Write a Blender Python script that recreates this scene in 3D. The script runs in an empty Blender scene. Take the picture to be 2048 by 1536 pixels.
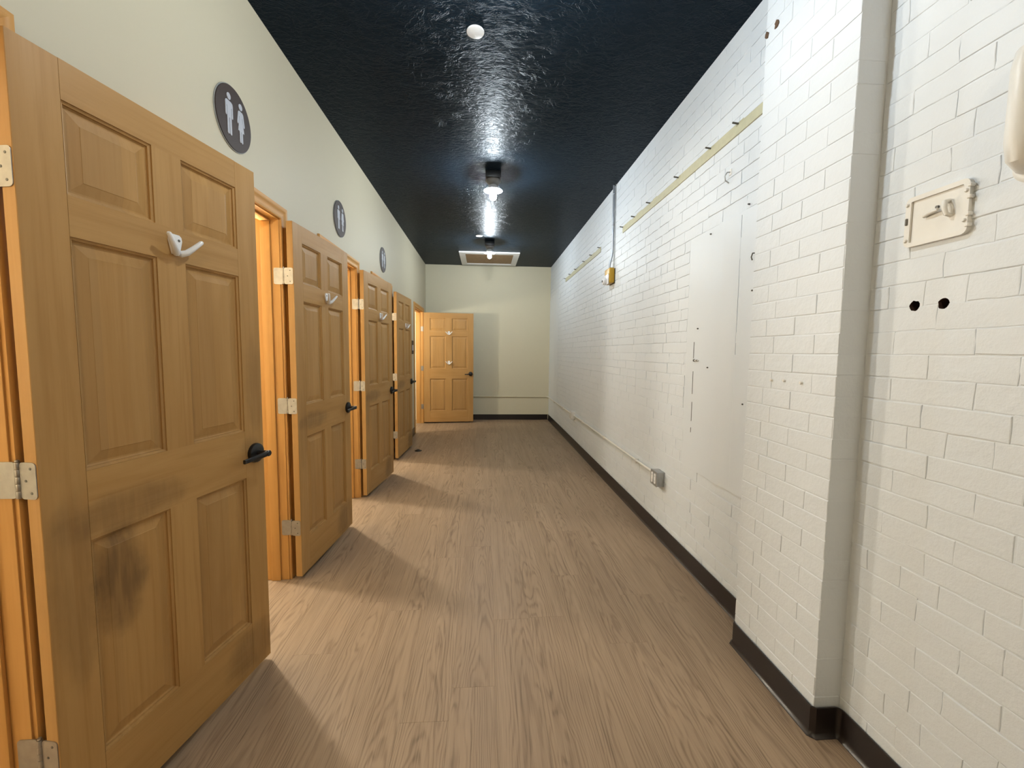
import bpy, bmesh, math, random
from mathutils import Vector, Matrix
random.seed(7)
S = bpy.context.scene
C = S.collection
PI = math.pi

# ------------------------------------------------------------------ camera, light, exposure
FPX, YAW, PITCH, ROLL, CAMH = 834.98, 0.0667, 0.0767, 0.0104, 1.3482
cam = bpy.data.cameras.new('camera'); camo = bpy.data.objects.new('camera', cam); C.objects.link(camo)
cam.sensor_fit = 'HORIZONTAL'; cam.sensor_width = 36; cam.lens = FPX / 2048 * 36
cam.clip_start = .02
fw = Vector((math.sin(YAW)*math.cos(PITCH), math.cos(YAW)*math.cos(PITCH), -math.sin(PITCH)))
rt = Vector((math.cos(YAW), -math.sin(YAW), 0)); up = rt.cross(fw)
r2 = rt*math.cos(ROLL) + up*math.sin(ROLL); u2 = up*math.cos(ROLL) - rt*math.sin(ROLL)
camo.matrix_world = Matrix(((r2.x, u2.x, -fw.x, 0), (r2.y, u2.y, -fw.y, 0), (r2.z, u2.z, -fw.z, CAMH), (0, 0, 0, 1)))
S.camera = camo
w = bpy.data.worlds.new('world'); S.world = w; w.use_nodes = True
w.node_tree.nodes['Background'].inputs[0].default_value = (.5, .5, .5, 1)
w.node_tree.nodes['Background'].inputs[1].default_value = 0.0
S.view_settings.view_transform = 'Standard'; S.view_settings.look = 'None'
S.view_settings.gamma = 1; S.view_settings.use_curve_mapping = False
S.view_settings.exposure = 0.12
S.cycles.use_denoising = True
S.cycles.sample_clamp_indirect = 6.0
S.cycles.max_bounces = 7; S.cycles.diffuse_bounces = 4; S.cycles.glossy_bounces = 2
S.cycles.use_adaptive_sampling = True; S.cycles.adaptive_threshold = .06
HALL_W = 58.0              # bare hallway bulbs, neutral white
BATH_W = 88.0              # warm washroom sconces
HALL_COL = (.85, .945, 1.0)
BATH_COL = (1.0, .915, .77)

# ------------------------------------------------------------------ dimensions (metres)
L, R, XP, XN = -1.135, 1.292, 1.172, 1.269
YP0, YP1, YE, YB, ZC = 1.786, 1.314, 8.24, -2.6, 3.006
JAMB = [1.06, 2.44, 3.82, 5.155, 7.83]          # far jamb face of each doorway
OPW = [.768, .768, .768, .768, .922]
OPH = 2.062
WT = .115                                       # thickness of the doorway wall

# ------------------------------------------------------------------ node helpers
class NT:
    def __init__(s, name):
        s.m = bpy.data.materials.new(name); s.m.use_nodes = True
        s.t = s.m.node_tree; s.b = s.t.nodes['Principled BSDF']
    def n(s, typ, **kw):
        nd = s.t.nodes.new(typ)
        for k, v in kw.items(): setattr(nd, k, v)
        return nd
    def put(s, sock, v):
        if isinstance(v, bpy.types.NodeSocket): s.t.links.new(v, sock)
        elif isinstance(v, (tuple, list)) and len(v) == 3 and sock.type == 'RGBA': sock.default_value = (*v, 1)
        else: sock.default_value = v
    def math(s, op, a, b=0.0, c=None):
        nd = s.n('ShaderNodeMath', operation=op); s.put(nd.inputs[0], a); s.put(nd.inputs[1], b)
        if c is not None: s.put(nd.inputs[2], c)
        return nd.outputs[0]
    def vmath(s, op, a, b):
        nd = s.n('ShaderNodeVectorMath', operation=op); s.put(nd.inputs[0], a); s.put(nd.inputs[1], b); return nd.outputs[0]
    def coord(s, kind='Object'): return s.n('ShaderNodeTexCoord').outputs[kind]
    def mapping(s, v, scale=(1, 1, 1), loc=(0, 0, 0)):
        nd = s.n('ShaderNodeMapping'); s.put(nd.inputs['Vector'], v); nd.inputs['Scale'].default_value = scale
        nd.inputs['Location'].default_value = loc; return nd.outputs[0]
    def noise(s, v, scale, detail=3, rough=.5, dist=0, out='Fac'):
        nd = s.n('ShaderNodeTexNoise'); s.put(nd.inputs['Vector'], v); nd.inputs['Scale'].default_value = scale
        nd.inputs['Detail'].default_value = detail; nd.inputs['Roughness'].default_value = rough; nd.inputs['Distortion'].default_value = dist
        return nd.outputs[out]
    def ramp(s, f, stops):
        nd = s.n('ShaderNodeValToRGB'); s.put(nd.inputs[0], f); e = nd.color_ramp.elements
        while len(e) < len(stops): e.new(.5)
        for el, (p, c) in zip(e, stops):
            el.position = p; el.color = (*c, 1) if len(c) == 3 else c
        return nd.outputs[0]
    def mix(s, f, a, b, mode='MIX'):
        nd = s.n('ShaderNodeMix', data_type='RGBA', blend_type=mode); s.put(nd.inputs[0], f); s.put(nd.inputs[6], a); s.put(nd.inputs[7], b)
        return nd.outputs[2]
    def maprange(s, v, a, b, c=0.0, d=1.0, smooth=False):
        nd = s.n('ShaderNodeMapRange'); s.put(nd.inputs[0], v)
        if smooth: nd.interpolation_type = 'SMOOTHSTEP'
        for i, x in enumerate((a, b, c, d)): s.put(nd.inputs[i+1], x)
        return nd.outputs[0]
    def bump(s, h, strength=.3, dist=.002, prev=None):
        nd = s.n('ShaderNodeBump'); s.put(nd.inputs['Height'], h); nd.inputs['Strength'].default_value = strength
        nd.inputs['Distance'].default_value = dist
        if prev: s.put(nd.inputs['Normal'], prev)
        return nd.outputs[0]
    def rnd(s): return s.n('ShaderNodeObjectInfo').outputs['Random']
    def xyz(s, v):
        nd = s.n('ShaderNodeSeparateXYZ'); s.put(nd.inputs[0], v); return nd.outputs
    def vec(s, x, y, z):
        nd = s.n('ShaderNodeCombineXYZ'); s.put(nd.inputs[0], x); s.put(nd.inputs[1], y); s.put(nd.inputs[2], z); return nd.outputs[0]
    def fin(s, color=None, rough=None, normal=None, metal=None, **kw):
        if color is not None: s.put(s.b.inputs['Base Color'], color)
        if rough is not None: s.put(s.b.inputs['Roughness'], rough)
        if normal is not None: s.put(s.b.inputs['Normal'], normal)
        if metal is not None: s.put(s.b.inputs['Metallic'], metal)
        for k, v in kw.items(): s.put(s.b.inputs[k.replace('_', ' ')], v)
        return s.m

def plain(name, col, rough=.5, metal=0.0, bump=0.0, bscale=200, var=.08):
    t = NT(name); v = t.coord()
    f = t.noise(v, 35, 4)
    c = t.mix(f, tuple(x*(1-var) for x in col), tuple(min(1, x*(1+var)) for x in col))
    nrm = t.bump(t.noise(v, bscale, 3), bump, .001) if bump else None
    return t.fin(c, rough, nrm, metal)

def emit(name, col, strength):
    t = NT(name); m = t.fin((.9, .9, .9), .3, Emission_Color=col, Emission_Strength=strength)
    m.cycles.emission_sampling = 'NONE'     # the lamp object inside each bulb does the sampling
    return m
def lamp(parent, loc, watts, col, radius):
    d = bpy.data.lights.new('bulb_light', 'POINT'); d.energy = watts; d.color = col; d.shadow_soft_size = radius; d.use_soft_falloff = False
    o = bpy.data.objects.new('bulb_light', d); C.objects.link(o); o.parent = parent; o.location = loc
    return o

# painted plaster on the doorway side
def m_paint(name, a, b):
    t = NT(name); v = t.coord()
    c = t.mix(t.noise(v, 1.4, 4), a, b)
    return t.fin(c, .55, t.bump(t.noise(v, 300, 1), .10, .0006), Specular_IOR_Level=.35)
M_CREAM = m_paint('cream_paint', (.505, .455, .335), (.53, .48, .355))
M_CREAM2 = m_paint('cream_end_paint', (.625, .585, .435), (.655, .615, .46))
M_BATH = m_paint('washroom_paint', (.80, .76, .66), (.82, .78, .68))

def m_brick():
    t = NT('white_brick_paint'); v = t.coord('Object')
    rv = t.rnd(); off = t.vec(t.math('MULTIPLY', rv, 31.), t.math('MULTIPLY', rv, 17.), t.math('MULTIPLY', rv, 11.))
    p = t.vmath('ADD', v, off)
    f = t.noise(p, 3.0, 2)
    c = t.mix(f, (.675, .715, .755), (.715, .755, .795))
    c = t.mix(t.math('MULTIPLY', rv, .06), c, (.65, .65, .65))
    n2 = t.bump(t.noise(p, 17, 5, .66), .50, .0065)
    return t.fin(c, .48, n2, Specular_IOR_Level=.4)
M_BRICK = m_brick()
def m_plaster():
    t = NT('white_plaster_paint'); v = t.coord()
    c = t.mix(t.noise(v, 2.2, 4), (.68, .72, .76), (.71, .75, .79))
    n = t.bump(t.noise(v, 5, 4), .25, .006)
    return t.fin(c, .45, n, Specular_IOR_Level=.4)
M_PLASTER = m_plaster()

def m_ceiling():
    t = NT('navy_gloss_ceiling'); v = t.coord()
    c = t.mix(t.noise(v, 3, 4), (.006, .0115, .0180), (.0085, .016, .025))
    a = t.noise(t.mapping(v, (1, 1.5, 1)), 8, 5, .6, 1.0)
    ridge = t.maprange(t.math('ABSOLUTE', t.math('SUBTRACT', a, .5)), 0, .05, 1, 0, True)
    h = t.math('ADD', t.math('MULTIPLY', ridge, .32), t.noise(t.mapping(v, (1, 1.8, 1)), 24, 4, .6, .8))
    return t.fin(c, .33, t.bump(h, .55, .0075), Specular_IOR_Level=.04, Specular_Tint=(.62, .82, 1.0, 1))
M_CEIL = m_ceiling()

def m_plank():
    t = NT('oak_vinyl_plank'); v = t.coord()
    rv = t.rnd(); rr = t.math('FRACT', t.math('MULTIPLY', rv, 97.13)); r3 = t.math('FRACT', t.math('MULTIPLY', rv, 531.7))
    x, y, z = t.xyz(v)
    yo = t.math('ADD', y, t.math('MULTIPLY', rv, 37.)); xo = t.math('ADD', x, t.math('MULTIPLY', rr, 23.))
    warp = t.noise(t.vec(t.math('MULTIPLY', xo, 9.), t.math('MULTIPLY', yo, 1.5), rv), 1.0, 3, .5, .5)
    # cathedral figure: arches around the plank's heart line
    cx = t.math('ADD', x, t.math('MULTIPLY', t.math('SUBTRACT', r3, .5), .13))
    arch = t.math('MULTIPLY', t.math('MULTIPLY', cx, cx), 260.)
    wv = t.math('SUBTRACT', warp, .5)
    f = t.math('ADD', t.math('ADD', t.math('MULTIPLY', yo, 1.15), arch), t.math('MULTIPLY', wv, 3.0))
    band = t.math('SINE', t.math('MULTIPLY', f, 6.2832*2.6))
    band = t.maprange(band, -1, 1)
    fine = t.noise(t.vec(t.math('MULTIPLY', xo, 210.), t.math('MULTIPLY', yo, 5.), rv), 1.0, 4, .6, .3)
    streak = t.noise(t.vec(t.math('MULTIPLY', xo, 42.), t.math('MULTIPLY', yo, 1.5), rv), 1.0, 3, .5, .4)
    big = t.noise(t.vec(t.math('MULTIPLY', xo, 8.), t.math('MULTIPLY', yo, .9), rv), 1.0, 3)
    c = t.mix(big, (.275, .193, .122), (.405, .292, .194))
    k = t.math('MULTIPLY', t.math('POWER', band, 2.2), t.maprange(streak, .3, .7, .15, .75))
    c = t.mix(k, c, (.128, .082, .047))
    c = t.mix(t.maprange(streak, .54, .74, 0, .40), c, (.150, .098, .058))
    c = t.mix(t.maprange(streak, .28, .42, .30, 0), c, (.43, .315, .215))
    c = t.mix(t.maprange(fine, .45, .75, 0, .55), c, (.44, .32, .215))
    c = t.mix(t.maprange(fine, .25, .42, .42, 0), c, (.130, .083, .050))
    c = t.mix(t.maprange(rr, 0, 1, -.0, .22), c, (.195, .130, .080))
    return t.fin(c, t.maprange(fine, .3, .7, .40, .50), None, Specular_IOR_Level=.32)
M_PLANK = m_plank()

def m_pine(name, axis, boards=False, stain=(), base=1.0, cols=((.475, .275, .098), (.40, .217, .069), (.32, .158, .043))):
    """varnished pine: grain runs along local axis (object space = door space)"""
    t = NT(name); v = t.coord(); rv = t.rnd(); rr = t.math('FRACT', t.math('MULTIPLY', rv, 71.3))
    p = t.vmath('ADD', v, t.vec(t.math('MULTIPLY', rv, 13.), t.math('MULTIPLY', rr, 7.), t.math('MULTIPLY', rv, 29.)))
    def sc(a, b): return (b, a, a) if axis == 0 else ((a, b, a) if axis == 1 else (a, a, b))
    big = t.noise(t.mapping(p, sc(9, 1.1)), 1.0, 4, .55, 1.2)
    lines = t.noise(t.mapping(p, sc(60, 1.6)), 1.0, 3, .5, .5)
    fine = t.noise(t.mapping(p, sc(260, 7)), 1.0, 3, .6)
    A, B, D = [tuple(base*q for q in c) for c in cols]
    c = t.mix(t.maprange(big, .3, .7), A, B)
    c = t.mix(t.maprange(lines, .50, .72, 0, .38), c, D)
    c = t.mix(t.maprange(fine, .52, .75, 0, .20), c, D)
    if boards:
        x = t.xyz(v)[0]
        cell = t.math('FLOOR', t.math('ADD', t.math('MULTIPLY', x, 15.), t.math('MULTIPLY', rv, 5.)))
        wn = t.n('ShaderNodeTexWhiteNoise', noise_dimensions='2D'); t.put(wn.inputs['Vector'], t.vec(cell, t.math('MULTIPLY', rv, 57.), 0.0))
        c = t.mix(t.maprange(wn.outputs['Value'], .3, 1, 0, .38), c, tuple(base*q for q in (.31, .180, .072)))
    c = t.mix(t.math('MULTIPLY', rr, .22), c, tuple(base*q for q in (.33, .183, .064)))
    if stain:   # handling grime with its own shapes
        blot = t.noise(v, 9, 5, .6); bl2 = t.noise(t.mapping(v, (60, 60, 6)), 1.0, 3)
        def spot(px, pz, rx, rz):
            x, y, z = t.xyz(v)
            a = t.math('DIVIDE', t.math('SUBTRACT', x, px), rx); b = t.math('DIVIDE', t.math('SUBTRACT', z, pz), rz)
            d = t.math('ADD', t.math('MULTIPLY', a, a), t.math('MULTIPLY', b, b))
            return t.maprange(t.math('ADD', d, t.math('MULTIPLY', t.math('SUBTRACT', blot, .5), 1.6)), .15, 1.25, 1, 0, True)
        for (px, pz, rx, rz, st) in stain:
            c = t.mix(t.math('MULTIPLY', t.math('MULTIPLY', spot(px, pz, rx, rz), st), t.maprange(bl2, .3, .6, .55, 1)), c, (.085, .048, .022))
    return t.fin(c, t.maprange(big, .3, .7, .44, .54), None, Specular_IOR_Level=.22)
STAINS = [((.175, .665, .085, .16, .66), (.22, .865, .19, .065, .38), (.06, .72, .06, .30, .32), (.66, .10, .15, .10, .42), (.72, 1.18, .05, .20, .26), (.68, .93, .06, .05, .25)),
          ((.20, .900, .20, .060, .42), (.64, .10, .16, .13, .50), (.06, .85, .05, .25, .22)),
          ()]
PINE = [(m_pine('pine_upright', 2, stain=q), m_pine('pine_crosswise', 0, stain=q), m_pine('pine_panel', 2, boards=True, stain=q)) for q in STAINS]
TRIM = ((.63, .335, .100), (.55, .28, .078), (.44, .205, .052))
M_TV = m_pine('pine_trim_upright', 2, cols=TRIM, base=.95)
M_TH = m_pine('pine_trim_lengthwise', 1, cols=TRIM)

M_RUBBER = plain('dark_rubber_base', (.013, .0085, .0075), .33, bump=.05)
M_BLACK = plain('black_metal', (.004, .004, .0045), .38)
M_DKBOX = plain('black_painted_box', (.006, .008, .010), .4, bump=.1)
M_WHITE = plain('white_plastic', (.80, .80, .80), .28, var=.02)
M_WHTRIM = plain('white_wood_trim', (.72, .72, .71), .4, bump=.1)
M_PAINTMETAL = plain('white_painted_iron', (.745, .73, .69), .42, bump=.35, bscale=90, var=.03)
M_GALV = plain('galvanised_steel', (.42, .43, .43), .42, .75, bump=.15, bscale=120, var=.25)
M_CONDUIT = plain('steel_conduit', (.36, .39, .43), .35, .8, var=.12)
M_NICKEL = plain('paint_flecked_hinge', (.33, .31, .28), .36, .8, bump=.3, bscale=90, var=.25)
M_STEEL = plain('worn_steel', (.12, .115, .105), .45, .6)
M_YELLOW = plain('yellow_enamel', (.52, .30, .012), .4, bump=.2)
M_SIGN = plain('brown_sign_face', (.034, .019, .013), .6)
M_SIGNRIM = plain('clear_sign_edge', (.30, .31, .30), .2)
M_PICTO = plain('pale_grey_pictogram', (.42, .43, .47), .45)
M_STRIP = plain('bare_olive_strip', (.50, .485, .335), .6, var=.12)
M_HOLE = plain('bare_brick_hole', (.055, .026, .018), .9, bump=.6)
M_CRACK = plain('dark_crack', (.055, .05, .045), .9)
M_RUST = plain('rust_brown', (.10, .055, .03), .9, bump=.5)
M_CERAM = plain('grey_porcelain', (.17, .165, .16), .4)
M_REFL = plain('white_enamel_shade', (.86, .87, .88), .35, var=.01)
def m_osb():
    t = NT('brown_hatch_board'); v = t.coord()
    c = t.ramp(t.noise(t.mapping(v, (1, 2.4, 1)), 26, 5, .65, 1.0), [(.3, (.17, .095, .04)), (.5, (.27, .165, .075)), (.72, (.38, .25, .125))])
    return t.fin(c, .6, t.bump(t.noise(v, 60, 3), .3, .002))
M_OSB = m_osb()
M_BULB = emit('hall_bulb_glow', HALL_COL, 30.0)
M_SCONCE = emit('sconce_globe_glow', BATH_COL, 30.0)

# ------------------------------------------------------------------ mesh helpers
def link(name, me, mat=None, parent=None):
    o = bpy.data.objects.new(name, me); C.objects.link(o)
    if mat is not None and me is not None and len(me.materials) == 0: me.materials.append(mat)
    if parent is not None: o.parent = parent
    return o
def obj(name, bm, mat=None, parent=None, smooth=False):
    me = bpy.data.meshes.new(name)
    bmesh.ops.recalc_face_normals(bm, faces=bm.faces[:])
    bm.to_mesh(me); bm.free()
    if smooth:
        me.polygons.foreach_set('use_smooth', [True]*len(me.polygons))
        me.set_sharp_from_angle(angle=math.radians(38))
    return link(name, me, mat, parent)
def tag(o, label=None, cat=None, group=None, kind=None):
    for k, v in (('label', label), ('category', cat), ('group', group), ('kind', kind)):
        if v: o[k] = v
    return o
def empty(name, loc=(0, 0, 0), rz=0):
    o = bpy.data.objects.new(name, None); C.objects.link(o); o.location = loc; o.rotation_euler = (0, 0, rz)
    o.empty_display_size = .05
    return o
def bx(bm, lo, hi, bev=0, seg=2):
    vs = [bm.verts.new((x, y, z)) for x in (lo[0], hi[0]) for y in (lo[1], hi[1]) for z in (lo[2], hi[2])]
    fs = [bm.faces.new([vs[i] for i in q]) for q in ((0, 1, 3, 2), (4, 6, 7, 5), (0, 4, 5, 1), (2, 3, 7, 6), (0, 2, 6, 4), (1, 5, 7, 3))]
    if bev:
        es = list({e for f in fs for e in f.edges})
        bmesh.ops.bevel(bm, geom=es, offset=bev, segments=seg, affect='EDGES', profile=.5)
def box(lo, hi, bev=0, seg=2):
    bm = bmesh.new(); bx(bm, lo, hi, bev, seg); return bm
def tube(bm, pts, rads, n=12, cap=True):
    pts = [Vector(p) for p in pts]
    if not isinstance(rads, (list, tuple)): rads = [rads]*len(pts)
    rings = []; prev = None
    for i, p in enumerate(pts):
        d = (pts[min(i+1, len(pts)-1)] - pts[max(i-1, 0)]).normalized()
        if prev is None:
            a = Vector((0, 0, 1)) if abs(d.z) < .9 else Vector((1, 0, 0)); prev = d.cross(a).normalized()
        prev = (prev - d*prev.dot(d)).normalized(); b = d.cross(prev)
        rings.append([bm.verts.new(p + (prev*math.cos(2*PI*k/n) + b*math.sin(2*PI*k/n))*rads[i]) for k in range(n)])
    for a, b in zip(rings, rings[1:]):
        for k in range(n): bm.faces.new((a[k], a[(k+1) % n], b[(k+1) % n], b[k]))
    if cap: bm.faces.new(rings[0][::-1]); bm.faces.new(rings[-1])
def lathe(bm, prof, c=(0, 0, 0), n=32, axis='Z'):
    """prof: list of (r, h); spun about an axis through c"""
    def P(r, a, h):
        x, y = r*math.cos(a), r*math.sin(a)
        q = {'Z': (x, y, h), 'X': (h, x, y), 'Y': (x, h, y)}[axis]
        return Vector(c) + Vector(q)
    rings = []
    for r, h in prof:
        rings.append([bm.verts.new(P(0, 0, h))] if r < 1e-6 else [bm.verts.new(P(r, 2*PI*k/n, h)) for k in range(n)])
    for a, b in zip(rings, rings[1:]):
        for k in range(n):
            q = [a[k % len(a)], a[(k+1) % len(a)], b[(k+1) % len(b)], b[k % len(b)]]
            u = []
            for x in q:
                if x not in u: u.append(x)
            if len(u) > 2: bm.faces.new(u)
    for rg, cap in ((rings[0], True), (rings[-1], False)):
        if len(rg) > 2: bm.faces.new(rg[::-1] if cap else rg)
def prism(bm, poly, fn, d0, d1):
    """extrude a 2D polygon; fn(a, b, d) -> 3D point"""
    lo = [bm.verts.new(fn(a, b, d0)) for a, b in poly]; hi = [bm.verts.new(fn(a, b, d1)) for a, b in poly]
    n = len(poly)
    for i in range(n): bm.faces.new((lo[i], lo[(i+1) % n], hi[(i+1) % n], hi[i]))
    bm.faces.new(lo[::-1]); bm.faces.new(hi)
def rrect(w, h, r, n=4, cx=0, cy=0):
    out = []
    for sx, sy, a0 in ((1, 1, 0), (-1, 1, 90), (-1, -1, 180), (1, -1, 270)):
        for k in range(n+1):
            a = math.radians(a0 + 90*k/n)
            out.append((cx + sx*(w/2-r) + r*math.cos(a), cy + sy*(h/2-r) + r*math.sin(a)))
    return out
def struct(name, bm, mat, label, cat, smooth=False):
    o = obj(name, bm, mat, None, smooth); tag(o, label, cat, kind='structure'); return o

# ------------------------------------------------------------------ the shell
# floor: a bed under separate planks
flo = struct('floor', box((-3.1, YB, -.06), (R+.1, YE+.1, -.004)), M_PLANK, 'brown oak-look plank floor running the length of the hallway', 'floor')
PW, PL = .178, 1.22
plank_cache = {}
def plank_mesh(wd, ln):
    k = (round(wd, 3), round(ln, 3))
    if k not in plank_cache:
        bm = bmesh.new(); g = .00015; b = .0004
        x, y = wd/2-g, ln/2-g
        top = [bm.verts.new(q) for q in ((-x+b, -y+b, 0), (x-b, -y+b, 0), (x-b, y-b, 0), (-x+b, y-b, 0))]
        mid = [bm.verts.new(q) for q in ((-x, -y, -.0004), (x, -y, -.0004), (x, y, -.0004), (-x, y, -.0004))]
        bot = [bm.verts.new((v.co.x, v.co.y, -.004)) for v in mid]
        bm.faces.new(top)
        for a, c in ((mid, top), (bot, mid)):
            for i in range(4): bm.faces.new((a[i], a[(i+1) % 4], c[(i+1) % 4], c[i]))
        bm.faces.new(bot[::-1])
        me = bpy.data.meshes.new('plank'); bmesh.ops.recalc_face_normals(bm, faces=bm.faces[:]); bm.to_mesh(me); bm.free(); me.materials.append(M_PLANK)
        plank_cache[k] = me
    return plank_cache[k]
rng = random.Random(3)
x = 1.30; row = 0
while x > -1.55:
    y = -.75 + [-.25, .42, -.72, .12, -.5, .33, -.9, -.1][row % 8]
    while y < YE:
        y0, y1 = max(y, -.9), min(y+PL, YE+.01)
        if y1 - y0 > .05:
            o = link('plank', plank_mesh(PW, y1-y0), None, flo); o.location = (x-PW/2, (y0+y1)/2, 0)
        y += PL
    x -= PW; row += 1

ceil_o = struct('ceiling', box((L-WT, YB, ZC), (R+.1, YE+.1, ZC+.1)), M_CEIL, 'glossy navy blue ceiling with roller texture', 'ceiling')

# doorway wall, one connected mesh with five openings
def wall_with_openings():
    bm = bmesh.new()
    ys = [YB]; holes = []
    for j, wd in zip(JAMB, OPW):
        a, b = j-wd-.02, j+.02
        holes.append((len(ys), (a, b))); ys += [a, b]
    ys.append(YE+.1)
    zs = [0, OPH+.02, ZC]
    hole_cells = {h[0] for h in holes}
    V = {}
    def v(xi, yi, zi):
        k = (xi, yi, zi)
        if k not in V: V[k] = bm.verts.new(((L, L-WT)[xi], ys[yi], zs[zi]))
        return V[k]
    solid = lambda yi, zi: 0 <= yi < len(ys)-1 and 0 <= zi < 2 and not (zi == 0 and yi in hole_cells)
    for yi in range(len(ys)-1):
        for zi in range(2):
            if not solid(yi, zi): continue
            for xi in (0, 1): bm.faces.new((v(xi, yi, zi), v(xi, yi+1, zi), v(xi, yi+1, zi+1), v(xi, yi, zi+1)))
            if not solid(yi-1, zi): bm.faces.new((v(0, yi, zi), v(1, yi, zi), v(1, yi, zi+1), v(0, yi, zi+1)))
            if not solid(yi+1, zi): bm.faces.new((v(0, yi+1, zi), v(1, yi+1, zi), v(1, yi+1, zi+1), v(0, yi+1, zi+1)))
            if not solid(yi, zi-1): bm.faces.new((v(0, yi, zi), v(1, yi, zi), v(1, yi+1, zi), v(0, yi+1, zi)))
            if not solid(yi, zi+1): bm.faces.new((v(0, yi, zi+1), v(1, yi, zi+1), v(1, yi+1, zi+1), v(0, yi+1, zi+1)))
    return bm
struct('wall_left', wall_with_openings(), M_CREAM, 'cream painted wall pierced by five doorways', 'wall')
struct('wall_end', box((L, YE, 0), (R+.1, YE+.1, ZC)), M_CREAM2, 'pale yellow end wall closing the hallway', 'wall')
struct('wall_behind', box((L, YB-.1, 0), (R+.1, YB, ZC)), M_CREAM2, 'cream wall closing the hallway behind the viewpoint', 'wall')
# washrooms behind the doorways
BX = -3.0
parts_y = [(-.12, -.02), (1.31, 1.41), (2.69, 2.79), (4.07, 4.17), (5.40, 5.50), (6.42, 6.52)]
for k, (a, b) in enumerate(parts_y):
    struct('wall_partition', box((BX, a, 0), (L-WT, b, 2.6)), M_BATH, 'white partition wall between washrooms behind the doorways', 'wall')['group'] = 'washroom partitions'
struct('wall_far_left', box((BX-.1, -.12, 0), (BX, YE+.1, 2.6)), M_BATH, 'white back wall of the washrooms behind the doorways', 'wall')
struct('wall_washroom_end', box((BX, YE, 0), (L-WT, YE+.1, 2.6)), M_BATH, 'white end wall of the last washroom', 'wall')
struct('ceiling_washroom', box((BX-.1, -.12, 2.6), (L-WT, YE+.1, 2.7)), M_BATH, 'white ceiling over the washrooms', 'ceiling')

# ------------------------------------------------------------------ painted brickwork
CH = .0711
brick_cache = {}
def brick_mesh(ln, variant, depth=.02, both=False):
    """thickly painted brick: local x = along wall (centred), local z = up, local -y = out of the wall"""
    k = (round(ln, 3), variant, depth)
    if k in brick_cache: return brick_cache[k]
    rg = random.Random(int(ln*1000)*31 + variant*7 + 5)
    bm = bmesh.new(); k_ = rg.choice((.35, .6, .8, 1.1, 1.5)); hl, hh = ln/2-rg.choice((.0001, .0005, .0014)), CH/2-.0013
    segs = max(2, int(round(ln/.042)))
    base = []
    for i in range(segs+1): base.append((-hl + 2*hl*i/segs, -hh))
    base.append((hl, 0))
    for i in range(segs+1): base.append((hl - 2*hl*i/segs, hh))
    base.append((-hl, 0))
    jit = [rg.uniform(-.0021, .0021) for _ in base]
    def ring(inset, y, jj=1.0):
        out = []
        for (a, b), j in zip(base, jit):
            a2 = a*(1-inset/hl) ; b2 = b*(1-inset/hh)
            if abs(b) > hh*.9: b2 += j*jj
            if abs(a) > hl*.9: a2 += j*jj
            out.append(bm.verts.new((a2, y + rg.uniform(-.0003, .0003), b2)))
        return out
    r0 = ring(-.0004, depth, 0); r1 = ring(0, .0006); r2 = ring(.0007, -.0008*k_); r3 = ring(.0026, -.0014*k_, .5)
    n = len(base)
    for a, b in ((r0, r1), (r1, r2), (r2, r3)):
        for i in range(n): bm.faces.new((a[i], a[(i+1) % n], b[(i+1) % n], b[i]))
    bm.faces.new(r3); bm.faces.new(r0[::-1])
    me = bpy.data.meshes.new('brick'); bmesh.ops.recalc_face_normals(bm, faces=bm.faces[:]); bm.to_mesh(me); bm.free()
    me.materials.append(M_BRICK)
    brick_cache[k] = me
    return me
def wall_bricks(parent, xface, ya, yb, individual, skip=None, seed=1, zmax=ZC):
    """lay courses on the plane x = xface facing -x; individual(y, z) says which become objects, the rest are joined"""
    rg = random.Random(seed); rest = []
    m = Matrix.Rotation(-PI/2, 4, 'Z')      # local -y (out) -> world -x ; local x -> world -y
    for k in range(int(zmax/CH)+1):
        z0 = k*CH; zc = z0 + CH/2
        if zc > zmax - .01: break
        header = k % 6 == 3
        mod = .107 if header else .213
        y = yb + rg.uniform(-.012, .012) + (mod*.5 if k % 2 else 0)
        while y > ya:
            st = mod + rg.uniform(-.014, .014)*(0 if header else 1)
            st = round(st/.004)*.004
            a, b = max(y-st, ya), min(y, yb)
            y -= st
            if b - a < .03: continue
            segs = [(a, b)]
            if skip:
                s = skip(z0, z0+CH)
                if s:
                    segs = []
                    for (p, q) in [(a, b)]:
                        if q <= s[0] or p >= s[1]: segs.append((p, q))
                        else:
                            if p < s[0]: segs.append((p, s[0]))
                            if q > s[1]: segs.append((s[1], q))
            for p, q in segs:
                if q - p < .025: continue
                ln = q-p
                me = brick_mesh(round(ln, 3), rg.randrange(9))
                loc = Vector((xface + rg.uniform(-.0005, .0006), (p+q)/2, zc + rg.uniform(-.001, .001)))
                mw = Matrix.Translation(loc) @ m @ Matrix.Rotation(rg.uniform(-.003, .003), 4, 'Y') @ Matrix.Rotation(rg.uniform(-.003, .003), 4, 'Z') @ Matrix.Rotation(rg.uniform(-.006, .006), 4, 'X')
                if individual(p, q, zc):
                    o = link('brick', me, None, parent); o.matrix_local = mw
                else: rest.append((me, mw))
    if rest:
        V, F = [], []
        for me, mw in rest:
            n0 = len(V)
            V += [tuple(mw @ v.co) for v in me.vertices]
            F += [tuple(n0+i for i in p.vertices) for p in me.polygons]
        me = bpy.data.meshes.new('brickwork'); me.from_pydata(V, [], F); me.materials.append(M_BRICK)
        o = link('brickwork', me, None, parent); o['kind'] = 'stuff'

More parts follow.
